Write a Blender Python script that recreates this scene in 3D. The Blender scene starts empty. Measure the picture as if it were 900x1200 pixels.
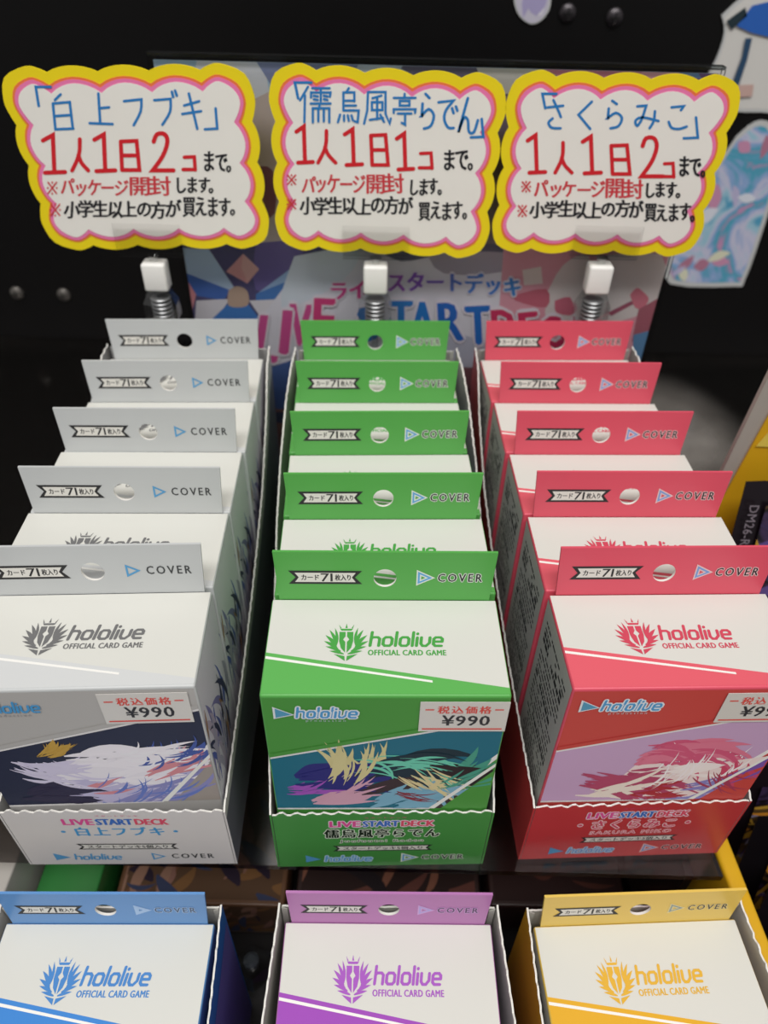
import bpy, bmesh, math, random
from math import radians, sin, cos, pi
from mathutils import Vector, Matrix

random.seed(7)
S = 0.001                      # everything below is written in millimetres
sc = bpy.context.scene
COL = sc.collection

# ------------------------------------------------------------------ camera
FPX, PITCH, ROLL, CAMZ = 872.09, 40.861, 1.429, 362.0
_th, _r = radians(PITCH), radians(ROLL)
FWD = Vector((0, cos(_th), -sin(_th)))
_rt = Vector((1, 0, 0)); _up = _rt.cross(FWD)
RT = _rt*cos(_r) + _up*sin(_r)
UP = -_rt*sin(_r) + _up*cos(_r)
cam = bpy.data.cameras.new('camera'); camo = bpy.data.objects.new('camera', cam); COL.objects.link(camo)
camo.matrix_world = Matrix(((RT.x, UP.x, -FWD.x, 0), (RT.y, UP.y, -FWD.y, 0), (RT.z, UP.z, -FWD.z, CAMZ*S), (0, 0, 0, 1)))
cam.sensor_fit = 'VERTICAL'; cam.sensor_height = 36; cam.lens = FPX*36/1200
cam.clip_start = 0.005; cam.clip_end = 20
cam.dof.use_dof = True; cam.dof.focus_distance = 0.222; cam.dof.aperture_fstop = 11.5
sc.camera = camo

def ray(px, py):
    return FWD + RT*((px-450)/FPX) - UP*((py-600)/FPX)
def at_y(Y, px, py):           # where the line of sight meets the upright plane y = Y (mm)
    d = ray(px, py); t = Y/d.y
    return Vector((d.x*t, Y, CAMZ + d.z*t))
def at_z(Z, px, py):
    d = ray(px, py); t = (Z-CAMZ)/d.z
    return Vector((d.x*t, d.y*t, Z))

# ------------------------------------------------------------------ world, lights, exposure
w = bpy.data.worlds.new('shop'); sc.world = w; w.use_nodes = True
w.node_tree.nodes['Background'].inputs[0].default_value = (1.0, .985, .96, 1)
w.node_tree.nodes['Background'].inputs[1].default_value = 0.30
def area(name, loc, target, sx, sy, power, col=(1, .975, .94)):
    l = bpy.data.lights.new(name, 'AREA'); l.shape = 'RECTANGLE'; l.size = sx; l.size_y = sy; l.energy = power; l.color = col
    o = bpy.data.objects.new(name, l); COL.objects.link(o); o.location = loc
    o.rotation_euler = (Vector(target)-Vector(loc)).to_track_quat('-Z', 'Y').to_euler()
area('ceiling_light_aisle', (0.1, -0.75, 2.1), (0, .15, .1), 2.4, .5, 40)
area('ceiling_light_shelf', (-0.35, 0.10, 2.2), (0, .15, .1), 2.4, .5, 10)
sc.view_settings.view_transform = 'Standard'; sc.view_settings.look = 'None'
sc.view_settings.gamma = 1; sc.view_settings.use_curve_mapping = False
sc.view_settings.exposure = 0.0

# ------------------------------------------------------------------ materials
def lin(c):
    if isinstance(c, str): c = tuple(int(c[i:i+2], 16) for i in (0, 2, 4))
    return tuple((v/255/12.92 if v/255 <= .04045 else ((v/255+.055)/1.055)**2.4) for v in c) + (1,)
_mats = {}
def mat(col, rough=.45, spec=.4, kind='card', noise=.03):
    key = (col, rough, spec, kind, noise)
    if key in _mats: return _mats[key]
    m = bpy.data.materials.new('%s_%s' % (kind, col if isinstance(col, str) else 'c')); m.use_nodes = True
    nt = m.node_tree; b = nt.nodes['Principled BSDF']
    c = lin(col)
    b.inputs['Roughness'].default_value = rough; b.inputs['Specular IOR Level'].default_value = spec
    b.inputs['Base Color'].default_value = c
    if noise:
        tc = nt.nodes.new('ShaderNodeTexCoord'); n = nt.nodes.new('ShaderNodeTexNoise'); n.inputs['Scale'].default_value = 60; n.inputs['Detail'].default_value = 4
        rp = nt.nodes.new('ShaderNodeMapRange'); rp.inputs[3].default_value = 1-noise; rp.inputs[4].default_value = 1+noise
        mx = nt.nodes.new('ShaderNodeVectorMath'); mx.operation = 'SCALE'; mx.inputs[0].default_value = c[:3]
        nt.links.new(tc.outputs['Object'], n.inputs['Vector']); nt.links.new(n.outputs['Fac'], rp.inputs[0])
        nt.links.new(rp.outputs[0], mx.inputs['Scale']); nt.links.new(mx.outputs[0], b.inputs['Base Color'])
    if kind == 'foil': b.inputs['Metallic'].default_value = .55
    _mats[key] = m
    return m
def ink(col): return mat(col, .5, .3, 'ink', 0)
def clear(name, tint=(1, 1, 1), trans=.9, rough=.05):
    m = bpy.data.materials.new(name); m.use_nodes = True; nt = m.node_tree; nt.nodes.clear()
    out = nt.nodes.new('ShaderNodeOutputMaterial'); mix = nt.nodes.new('ShaderNodeMixShader')
    tr = nt.nodes.new('ShaderNodeBsdfTransparent'); tr.inputs[0].default_value = tuple(tint)+(1,)
    gl = nt.nodes.new('ShaderNodeBsdfGlossy'); gl.inputs['Roughness'].default_value = rough
    lw = nt.nodes.new('ShaderNodeLayerWeight'); lw.inputs[0].default_value = 1-trans
    nt.links.new(lw.outputs['Facing' if trans < .8 else 'Fresnel'], mix.inputs[0])
    nt.links.new(tr.outputs[0], mix.inputs[1]); nt.links.new(gl.outputs[0], mix.inputs[2]); nt.links.new(mix.outputs[0], out.inputs[0])
    return m
CLEAR = clear('clear_acrylic', (.96, .97, .97), .75)
CLEAR2 = clear('clear_film', (.97, .97, .97), .9, .1)
BOARD = mat('b9b6b0', .8, .2); BOARD_EDGE = mat('e6e4df', .8, .2)
WHITE = mat('ebeae6', .42, .4)
def soft_print(name, cols, scale, rough=.5):
    """blurred patches of colour: noise through a colour ramp"""
    m = bpy.data.materials.new(name); m.use_nodes = True; nt = m.node_tree; b = nt.nodes['Principled BSDF']; b.inputs['Roughness'].default_value = rough
    tc = nt.nodes.new('ShaderNodeTexCoord'); n = nt.nodes.new('ShaderNodeTexNoise'); n.inputs['Scale'].default_value = scale; n.inputs['Detail'].default_value = 5; n.inputs['Distortion'].default_value = 1.2
    r = nt.nodes.new('ShaderNodeValToRGB'); r.color_ramp.interpolation = 'EASE'
    k = len(cols)
    while len(r.color_ramp.elements) < k: r.color_ramp.elements.new(.5)
    for i, c in enumerate(cols): r.color_ramp.elements[i].position = .25+.5*i/(k-1); r.color_ramp.elements[i].color = lin(c)
    nt.links.new(tc.outputs['Object'], n.inputs['Vector']); nt.links.new(n.outputs['Fac'], r.inputs[0]); nt.links.new(r.outputs[0], b.inputs['Base Color'])
    return m
def glossy_black():
    m = bpy.data.materials.new('smoked_acrylic'); m.use_nodes = True; nt = m.node_tree; nt.nodes.clear()
    out = nt.nodes.new('ShaderNodeOutputMaterial'); mix = nt.nodes.new('ShaderNodeMixShader')
    tr = nt.nodes.new('ShaderNodeBsdfTransparent'); tr.inputs[0].default_value = (.5, .47, .45, 1)
    gl = nt.nodes.new('ShaderNodeBsdfGlossy'); gl.inputs['Roughness'].default_value = .12; gl.inputs[0].default_value = (.9, .9, .9, 1)
    fr = nt.nodes.new('ShaderNodeFresnel'); fr.inputs[0].default_value = 1.6
    # reflected grey glow, painted in as a diffuse patch towards the back right
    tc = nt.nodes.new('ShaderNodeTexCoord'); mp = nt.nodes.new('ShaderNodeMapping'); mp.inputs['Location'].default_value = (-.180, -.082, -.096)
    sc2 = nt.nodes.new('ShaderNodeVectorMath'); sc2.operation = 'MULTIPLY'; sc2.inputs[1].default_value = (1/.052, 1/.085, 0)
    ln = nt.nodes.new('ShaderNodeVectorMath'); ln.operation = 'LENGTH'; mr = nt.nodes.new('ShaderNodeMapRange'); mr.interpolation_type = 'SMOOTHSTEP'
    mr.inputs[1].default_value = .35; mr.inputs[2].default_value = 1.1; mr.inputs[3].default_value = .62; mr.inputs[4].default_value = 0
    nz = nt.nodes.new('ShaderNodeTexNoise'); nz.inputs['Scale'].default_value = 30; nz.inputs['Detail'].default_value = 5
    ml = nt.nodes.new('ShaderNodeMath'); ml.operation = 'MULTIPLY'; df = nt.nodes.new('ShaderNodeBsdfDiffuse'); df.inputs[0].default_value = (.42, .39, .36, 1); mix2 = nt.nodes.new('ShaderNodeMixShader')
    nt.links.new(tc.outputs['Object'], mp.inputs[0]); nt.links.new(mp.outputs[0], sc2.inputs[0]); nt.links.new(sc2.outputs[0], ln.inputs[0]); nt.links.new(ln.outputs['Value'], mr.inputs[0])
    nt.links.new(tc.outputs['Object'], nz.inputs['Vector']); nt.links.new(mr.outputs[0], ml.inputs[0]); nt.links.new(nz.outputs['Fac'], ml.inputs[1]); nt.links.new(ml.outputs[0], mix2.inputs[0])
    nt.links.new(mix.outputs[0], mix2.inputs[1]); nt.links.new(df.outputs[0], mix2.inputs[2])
    nt.links.new(fr.outputs[0], mix.inputs[0]); nt.links.new(tr.outputs[0], mix.inputs[1]); nt.links.new(gl.outputs[0], mix.inputs[2]); nt.links.new(mix2.outputs[0], out.inputs[0])
    return m
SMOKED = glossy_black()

# ------------------------------------------------------------------ mesh collecting
class MB:
    def __init__(s): s.v = []; s.f = []; s.m = []; s.mats = []
    def mi(s, m):
        if m not in s.mats: s.mats.append(m)
        return s.mats.index(m)
    def add(s, vs, fs, m):
        b = len(s.v); s.v += [tuple(v) for v in vs]; k = s.mi(m)
        for f in fs: s.f.append([b+i for i in f]); s.m.append(k)
        return s
    def poly(s, pts, m): return s.add(pts, [list(range(len(pts)))], m)
    def box(s, lo, hi, m, M=None):
        x0, y0, z0 = lo; x1, y1, z1 = hi
        vs = [Vector(p) for p in ((x0,y0,z0),(x1,y0,z0),(x1,y1,z0),(x0,y1,z0),(x0,y0,z1),(x1,y0,z1),(x1,y1,z1),(x0,y1,z1))]
        if M: vs = [M @ v for v in vs]
        return s.add(vs, [(0,3,2,1),(4,5,6,7),(0,1,5,4),(1,2,6,5),(2,3,7,6),(3,0,4,7)], m)
    def prism(s, pts, n, m, side=None):          # pts: planar outline (Vectors); n: thickness vector towards the back
        k = len(pts); n = Vector(n); back = [Vector(p)+n for p in pts]
        s.poly(pts, m); s.add(back, [list(range(k))[::-1]], side or m)
        s.add(list(pts)+back, [(i, k+i, k+(i+1) % k, (i+1) % k) for i in range(k)], side or m)
        return s
    def lathe(s, c, prof, m, n=24, flat=1.0):    # prof: (radius, z) pairs
        vs = []; fs = []
        for r, z in prof:
            for i in range(n):
                a = 2*pi*(i+.5)/n; vs.append((c[0]+r*cos(a), c[1]+r*flat*sin(a), c[2]+z))
        for j in range(len(prof)-1):
            for i in range(n):
                fs.append((j*n+i, j*n+(i+1) % n, (j+1)*n+(i+1) % n, (j+1)*n+i))
        fs.append(tuple(range(n))[::-1]); fs.append(tuple((len(prof)-1)*n+i for i in range(n)))
        return s.add(vs, fs, m)
    def mesh(s, name):
        me = bpy.data.meshes.new(name); me.from_pydata([(x*S, y*S, z*S) for x, y, z in s.v], [], s.f)
        for m in s.mats: me.materials.append(m)
        me.polygons.foreach_set('material_index', s.m); me.update()
        return me
    def build(s, name, parent=None, smooth=False, bevel=0):
        me = s.mesh(name)
        if bevel or smooth:
            bm = bmesh.new(); bm.from_mesh(me); bmesh.ops.remove_doubles(bm, verts=bm.verts, dist=1e-7)
            bmesh.ops.recalc_face_normals(bm, faces=bm.faces)
            if bevel: bmesh.ops.bevel(bm, geom=[e for e in bm.edges if e.calc_face_angle(0) > .6], offset=bevel*S, segments=3, profile=.5, affect='EDGES')
            bm.to_mesh(me); bm.free()
            if smooth:
                for p in me.polygons: p.use_smooth = True
                me.set_sharp_from_angle(angle=radians(35))
        o = bpy.data.objects.new(name, me); COL.objects.link(o)
        if parent: o.parent = parent
        return o
def tag(o, label=None, cat=None, group=None, kind=None):
    if label: o['label'] = label
    if cat: o['category'] = cat
    if group: o['group'] = group
    if kind: o['kind'] = kind
    return o
def empty(name, loc=(0, 0, 0), rz=0, label=None, cat=None, group=None):
    o = bpy.data.objects.new(name, None); COL.objects.link(o); o.empty_display_size = .01
    o.location = Vector(loc)*S; o.rotation_euler = (0, 0, rz)
    return tag(o, label, cat, group)

# ------------------------------------------------------------------ flat lettering
_fc = {}
def text2d(body, offset=0.0, spacing=1.0):
    key = (body, offset, spacing)
    if key not in _fc:
        c = bpy.data.curves.new('txt', 'FONT'); c.body = body; c.offset = offset; c.space_character = spacing; c.resolution_u = 2
        o = bpy.data.objects.new('txt', c); me = bpy.data.meshes.new_from_object(o)
        _fc[key] = ([(v.co.x, v.co.y) for v in me.vertices], [tuple(p.vertices) for p in me.polygons])
        bpy.data.objects.remove(o); bpy.data.curves.remove(c); bpy.data.meshes.remove(me)
    return _fc[key]
def fit2d(vs, x0, y0, x1, y1, ref=None, shear=0):  # stretch into a box (y up)
    r = ref or vs
    ax, bx = min(p[0] for p in r), max(p[0] for p in r); ay, by = min(p[1] for p in r), max(p[1] for p in r)
    out = []
    for p in vs:
        x, y = p[0], p[1]; v = (y-ay)/(by-ay or 1)
        out.append((x0+(x-ax)/(bx-ax or 1)*(x1-x0)+shear*v*(y1-y0), y0+v*(y1-y0))+tuple(p[2:]))
    return out
def ribbon(strokes, wd):                           # strokes: lists of points -> mitred strips with round ends, (x, y, layer)
    vs = []; fs = []; h = wd/2
    for li, st in enumerate(strokes):
        pts = [Vector(st[0])]
        for p in st[1:]:
            if (Vector(p)-pts[-1]).length > 1e-6: pts.append(Vector(p))
        closed = len(pts) > 3 and (pts[0]-pts[-1]).length < 1e-6
        if closed: pts = pts[:-1]
        n = len(pts); k = len(vs); L = []; Rr = []
        for i in range(n):
            a = pts[i-1] if (i > 0 or closed) else None; b = pts[(i+1) % n] if (i < n-1 or closed) else None
            d1 = (pts[i]-a).normalized() if a is not None else None; d2 = (b-pts[i]).normalized() if b is not None else None
            d1 = d1 or d2; d2 = d2 or d1
            t = d1+d2
            if t.length < .3: t = d1
            t.normalize(); m = Vector((-t.y, t.x)); c = max(.45, m.dot(Vector((-d1.y, d1.x))))
            L.append(pts[i]+m*h/c); Rr.append(pts[i]-m*h/c)
        for i in range(n): vs += [(L[i].x, L[i].y, li), (Rr[i].x, Rr[i].y, li)]
        for i in range(n if closed else n-1):
            j = (i+1) % n; fs.append((k+2*i+1, k+2*j+1, k+2*j, k+2*i))
        if not closed:
            for i, sg in ((0, -1), (n-1, 1)):
                d = ((pts[1]-pts[0]) if i == 0 else (pts[-1]-pts[-2])).normalized()*sg; nn = Vector((-d.y, d.x)); q = len(vs)
                for j in range(7):
                    a = -pi/2+pi*j/6; p = pts[i]+(d*cos(a)+nn*sin(a))*h; vs.append((p.x, p.y, li))
                fs.append(tuple(range(q, q+7)))
    return vs, fs
def smooth_pts(p, n=4):
    out = []
    for i in range(len(p)-1):
        p0 = p[max(i-1, 0)]; p1 = p[i]; p2 = p[i+1]; p3 = p[min(i+2, len(p)-1)]
        for k in range(n):
            t = k/n
            out.append(tuple(.5*((2*p1[j])+(-p0[j]+p2[j])*t+(2*p0[j]-5*p1[j]+4*p2[j]-p3[j])*t*t+(-p0[j]+3*p1[j]-3*p2[j]+p3[j])*t**3) for j in (0, 1)))
    out.append(tuple(p[-1]))
    return out

# rounded wordmark letters, x-height .62, ascender 1
LOGO = {
 'h': ([[(0,0),(0,1)],[(0,.5),(.08,.62),(.34,.62),(.45,.5),(.45,0)]], .62),
 'o': ([[(.1,0),(.35,0),(.45,.12),(.45,.5),(.35,.62),(.1,.62),(0,.5),(0,.12),(.1,0)]], .62),
 'l': ([[(0,1),(0,0)]], .18), 'i': ([[(0,.6),(0,0)],[(0,.86),(0,.9)]], .18),
 'v': ([[(0,.62),(0,.16),(.1,0),(.28,0),(.45,.22),(.45,.62)]], .62),
 'e': ([[(.06,.31),(.4,.31)],[(.45,.31),(.45,.5),(.35,.62),(.1,.62),(0,.5),(0,.12),(.1,0),(.42,0)]], .62)}
def wordmark(word='hololive', wd=.165, slant=.12):
    vs = []; fs = []; x = 0
    for ci, ch in enumerate(word):
        st, adv = LOGO[ch]
        v, f = ribbon(st, wd); k = len(vs)
        vs += [(p[0]+x+slant*p[1], p[1], p[2]+3*(ci % 2)) for p in v]; fs += [tuple(i+k for i in q) for q in f]; x += adv+.04
    return vs, fs
def leaf(a, b, wd, bend):
    a = Vector(a); b = Vector(b); d = b-a; n = Vector((-d.y, d.x)); L = []; R = []
    for i in range(7):
        t = i/6; c = a+d*t+n*bend*sin(pi*t); h = wd*sin(pi*min(1, .12+t*.88))*n.normalized()
        L.append(tuple(c+h)); R.append(tuple(c-h))
    return L+R[::-1]
def emblem():                                     # crest: crown, shield with a star, leaves either side (unit square)
    P = []
    P.append([(-.17,.4),(.17,.4),(.13,.34),(-.13,.34)])
    P += [[(-.2,.53),(-.13,.42),(-.16,.4)],[(-.03,.42),(0,.56),(.03,.42)],[(.2,.53),(.16,.4),(.13,.42)]]
    P.append([(-.18,.3),(-.02,.3),(-.02,.16),(-.08,.07),(-.02,.0),(-.02,-.32),(-.13,-.18),(-.18,.02)])
    P.append([(.18,.3),(.18,.02),(.13,-.18),(.02,-.32),(.02,0),(.08,.07),(.02,.16),(.02,.3)])
    for s in (-1, 1):
        P += [leaf((s*.23,-.06),(s*.3,.42),.036,.05*s), leaf((s*.24,-.1),(s*.44,.36),.046,.06*s), leaf((s*.24,-.16),(s*.54,.2),.05,.06*s),
              leaf((s*.2,-.22),(s*.57,.02),.046,.05*s), leaf((s*.13,-.28),(s*.52,-.14),.04,.04*s), leaf((s*.05,-.36),(s*.42,-.27),.036,.03*s)]
        P.append([(s*.03,-.42),(s*.3,-.36),(s*.02,-.56)])
    return P
def rtri(cx, cy, s, wd):                          # outlined play triangle
    return ribbon([[(cx-.42*s, cy-.5*s), (cx+.5*s, cy), (cx-.42*s, cy+.5*s), (cx-.42*s, cy-.5*s)]], wd)

class Print:
    """Flat print laid on a face: 2-D mm coordinates are mapped by fn(x, y, lift) to 3-D."""
    def __init__(s, fn): s.fn = fn; s.mb = MB()
    def raw(s, v2, fs, col, lift=0.0): s.mb.add([s.fn(p[0], p[1], lift+(p[2]*.012 if len(p) > 2 else 0)) for p in v2], fs, ink(col)); return s
    def poly(s, pts, col, lift=0.0):
        if sum(a[0]*b[1]-b[0]*a[1] for a, b in zip(pts, pts[1:]+pts[:1])) < 0: pts = pts[::-1]
        return s.raw(pts, [tuple(range(len(pts)))], col, lift)
    def text(s, body, x0, y0, x1, y1, col, bold=0.0, sp=1.0, outline=None, ow=.3, lift=.02, shear=0):
        """bold and ow: stroke widening in mm, made of shifted copies, each on its own lift"""
        v, f = text2d(body, 0, sp); v = fit2d(v, x0, y0, x1, y1, None, shear); k = 0
        def lay(dx, dy, c):
            nonlocal k
            s.raw([(p[0]+dx, p[1]+dy) for p in v], f, c, lift+k*.006); k += 1
        if outline:
            for i in range(8): lay(ow*cos(i*pi/4), ow*sin(i*pi/4), outline)
        lay(0, 0, col)
        if bold:
            for dx, dy in ((bold, 0), (-bold, 0), (0, bold*.8)): lay(dx, dy, col)
        return s
    def word(s, x0, y0, x1, y1, col, outline=None, lift=.02, wd=.165):
        if outline:
            v, f = wordmark(wd=wd+.2); b, _ = wordmark(wd=wd); s.raw(fit2d(v, x0, y0, x1, y1, b), f, outline, lift)
        v, f = wordmark(wd=wd); s.raw(fit2d(v, x0, y0, x1, y1), f, col, lift+.02)
        return s
    def strokes(s, st, wd, col, lift=.02): v, f = ribbon(st, wd); return s.raw(v, f, col, lift)
    def build(s, name, parent): return s.mb.build(name, parent)

def banner(P, x0, y0, x1, y1, parts):
    h = y1-y0; n = h*.42; my = (y0+y1)/2; e = h*.15
    P.poly([(x0,y0),(x1,y0),(x1-n,my),(x1,y1),(x0,y1),(x0+n,my)], '2f2f31', .02)
    P.poly([(x0+n*.9,y0+e),(x1-n*.9,y0+e),(x1-n*1.45,my),(x1-n*.9,y1-e),(x0+n*.9,y1-e),(x0+n*1.45,my)], 'e0ded8', .04)
    for body, a, b, lo, hi in parts:
        P.text(body, a, y0+h*lo, b, y0+h*hi, '2f2f31', .06, .75 if body == '71' else 1.0, lift=.06)

# ------------------------------------------------------------------ abstract colour fields standing in for printed artwork
def swoosh(x, y, ang, L, wd, curl, n=9):
    A = []; B = []
    for i in range(n):
        t = i/(n-1); a = ang+curl*t
        h = wd*sin(pi*(.06+.94*t))*.5
        A.append((x-h*sin(a), y+h*cos(a))); B.append((x+h*sin(a), y-h*cos(a)))
        x += cos(a)*L/(n-1); y += sin(a)*L/(n-1)
    return A+B[::-1]
def clip_poly(pts, x0, y0, x1, y1):
    def cut(ps, ins, inter):
        out = []
        for a, b in zip(ps, ps[1:]+ps[:1]):
            if ins(a): out.append(a)
            if ins(a) != ins(b): out.append(inter(a, b))
        return out
    def ix(X): return lambda a, b: (X, a[1]+(b[1]-a[1])*(X-a[0])/(b[0]-a[0]))
    def iy(Y): return lambda a, b: (a[0]+(b[0]-a[0])*(Y-a[1])/(b[1]-a[1]), Y)
    for ins, it in ((lambda p: p[0] >= x0, ix(x0)), (lambda p: p[0] <= x1, ix(x1)), (lambda p: p[1] >= y0, iy(y0)), (lambda p: p[1] <= y1, iy(y1))):
        if len(pts) < 3: return []
        pts = cut(pts, ins, it)
    return pts if len(pts) > 2 else []
def flow(P, box, items, seed, lift0=.1, step=.012, fine=1.0):
    """items: (colour, cx, cy, spread, angle, length, width, curl, count)"""
    rnd = random.Random(seed); k = 0
    for col, cx, cy, sp, ang, L, wd, cu, n in items:
        for i in range(int(n*(2.2 if fine < 1 else 1))):
            p = swoosh(cx+rnd.uniform(-sp, sp), cy+rnd.uniform(-sp, sp)*.6, ang+rnd.uniform(-.35, .35), L*rnd.uniform(.5, 1.15), wd*fine*rnd.uniform(.35, 1.1), cu+rnd.uniform(-.5, .5))
            p = clip_poly(p, *box)
            if p: P.poly(p, col, lift0+k*step)
            k += 1

# ------------------------------------------------------------------ deck boxes
BW, BD, BH = 68.0, 34.9, 97.3
TH, TW, LEAN = 18.0, 65.6, 2.0
THEMES = {
 'white': dict(main='c3c6c7', band='cfd1d2', mark='6f6f70', cover='444648', front='b9b7b5', lip='dcd8d6', inside='a9a9a8', halo=None, tri='5a9fd0'),
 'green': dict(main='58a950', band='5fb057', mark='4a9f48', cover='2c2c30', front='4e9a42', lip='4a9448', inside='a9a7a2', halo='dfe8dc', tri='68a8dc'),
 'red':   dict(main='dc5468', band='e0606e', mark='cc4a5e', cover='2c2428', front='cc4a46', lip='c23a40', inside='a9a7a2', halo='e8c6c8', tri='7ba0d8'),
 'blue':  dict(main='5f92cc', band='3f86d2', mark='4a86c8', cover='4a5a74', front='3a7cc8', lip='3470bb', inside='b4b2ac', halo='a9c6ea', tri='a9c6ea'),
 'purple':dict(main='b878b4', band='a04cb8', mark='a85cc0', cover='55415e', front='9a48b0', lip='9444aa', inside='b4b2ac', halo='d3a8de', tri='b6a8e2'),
 'yellow':dict(main='e4c25c', band='e2ac2c', mark='e0b03c', cover='4a4234', front='dea62a', lip='d09a26', inside='b4b2ac', halo='ead9a0', tri='8fa0a0')}

def tab_mesh(th):
    """hang tab: a thin card with a round hole, rising from the rear top edge"""
    mb = MB(); N = 32; T = .8
    hx, hz, r = 0.0, TH*.47, 3.35
    w0, w1 = TW/2-1.0, TW/2
    def edge(a):
        dx, dz = cos(a), sin(a)
        t = 1e9
        if dx > 1e-9: t = min(t, (w0-hx)/dx)
        if dx < -1e-9: t = min(t, (-w0-hx)/dx)
        if dz > 1e-9: t = min(t, (TH-hz)/dz)
        if dz < -1e-9: t = min(t, (0-hz)/dz)
        return hx+dx*t, hz+dz*t
    angs = sorted([2*pi*i/N for i in range(N)]+[math.atan2(z-hz, x-hx) % (2*pi) for x in (-w0, w0) for z in (0, TH)])
    def P3(x, z, d): 
        x = x*(1+(w1/w0-1)*z/TH)
        return (x, BD/2-.2+LEAN*(z/TH)+d, BH+z)
    n = len(angs); C = [(hx+r*cos(a), hz+r*sin(a)) for a in angs]; E = [edge(a) for a in angs]
    m = mat(th['main'], .32, .45); wm = BOARD_EDGE
    for d, M, fl in ((0, m, 1), (T, WHITE, 0)):
        vs = [P3(*c, d) for c in C]+[P3(*e, d) for e in E]
        fs = [(i, n+i, n+(i+1) % n, (i+1) % n) for i in range(n)]
        mb.add(vs, [f if fl else f[::-1] for f in fs], M)
    for L, M in ((C, wm), (E, m)):
        vs = [P3(*c, 0) for c in L]+[P3(*c, T) for c in L]
        mb.add(vs, [(i, (i+1) % n, n+(i+1) % n, n+i) for i in range(n)], M)
    return mb

ART = {
 'white': ('2c3148', [('eeeaf2',-6,50,9,.1,34,12,.6,5),('c4bede',-4,46,11,-.4,30,7,.9,9),('f3eff6',2,58,12,.3,26,6,-.8,8),('8f8fc4',10,40,12,.2,24,5,.9,8),
            ('d98f98',16,52,5,.5,22,6,.3,3),('d98f98',-8,44,4,.2,16,6,.3,2),('34304a',-22,44,6,.1,24,9,-.4,3),('6a7fc8',4,38,14,.3,18,3,1.2,7),('c9a24c',-14,66,3,.4,9,2.5,.8,4),
            ('d9d3ea',-20,58,9,-.8,20,4,1.0,7),('4a5fa8',18,60,8,.2,12,3,1.4,5),('f4f2f8',14,62,8,-.3,12,2.5,1.6,6)]),
 'green': ('1f6f86', [('2a2c7a',-22,54,6,.1,30,9,.2,3),('14303c',-4,58,6,.6,30,9,-1.2,4),('6fd0b4',-2,62,8,.3,26,3,-1.4,6),('d8cf98',-12,54,6,1.0,22,3.5,.8,7),
            ('2a2024',18,60,6,-.4,30,7,-.3,4),('7fb4cc',4,40,8,.5,20,9,.4,4),('3d3034',-4,48,5,.3,18,8,.4,3),('3d3034',20,44,4,-1.1,18,8,.3,3),('d8a8bc',-20,42,4,.2,22,5,.4,4),
            ('e0d2a0',10,58,6,-1.0,18,2.5,.4,6),('8a2f3c',6,46,3,-.6,12,2.2,.9,4),('4aa08a',22,52,7,.4,18,4,.5,4),('a65ac0',-26,48,4,.1,12,3,.5,3)]),
 'red':   ('c9a6cc', [('f0dede',0,46,12,.1,30,12,.4,4),('b64a6e',-16,50,8,-.1,34,6,-.6,6),('e07c98',-2,62,7,.5,28,8,-1.3,6),('d45a80',2,64,9,.2,24,4,-1.5,8),
            ('f6ecec',6,54,6,.1,16,8,.2,3),('8c86c8',12,42,8,.2,22,7,.3,4),('f2e6dc',-18,42,5,.15,28,7,.2,3),('b2303c',-2,44,5,-.4,12,5,.9,4),('cf4a6c',24,58,4,-1.4,18,5,.8,4),
            ('7c58b0',26,48,5,.7,26,5,.1,3),('f8f0f4',10,50,12,.9,14,2,.8,7),('a83c5c',18,52,6,-1.2,16,3,1.0,5)])}

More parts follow.
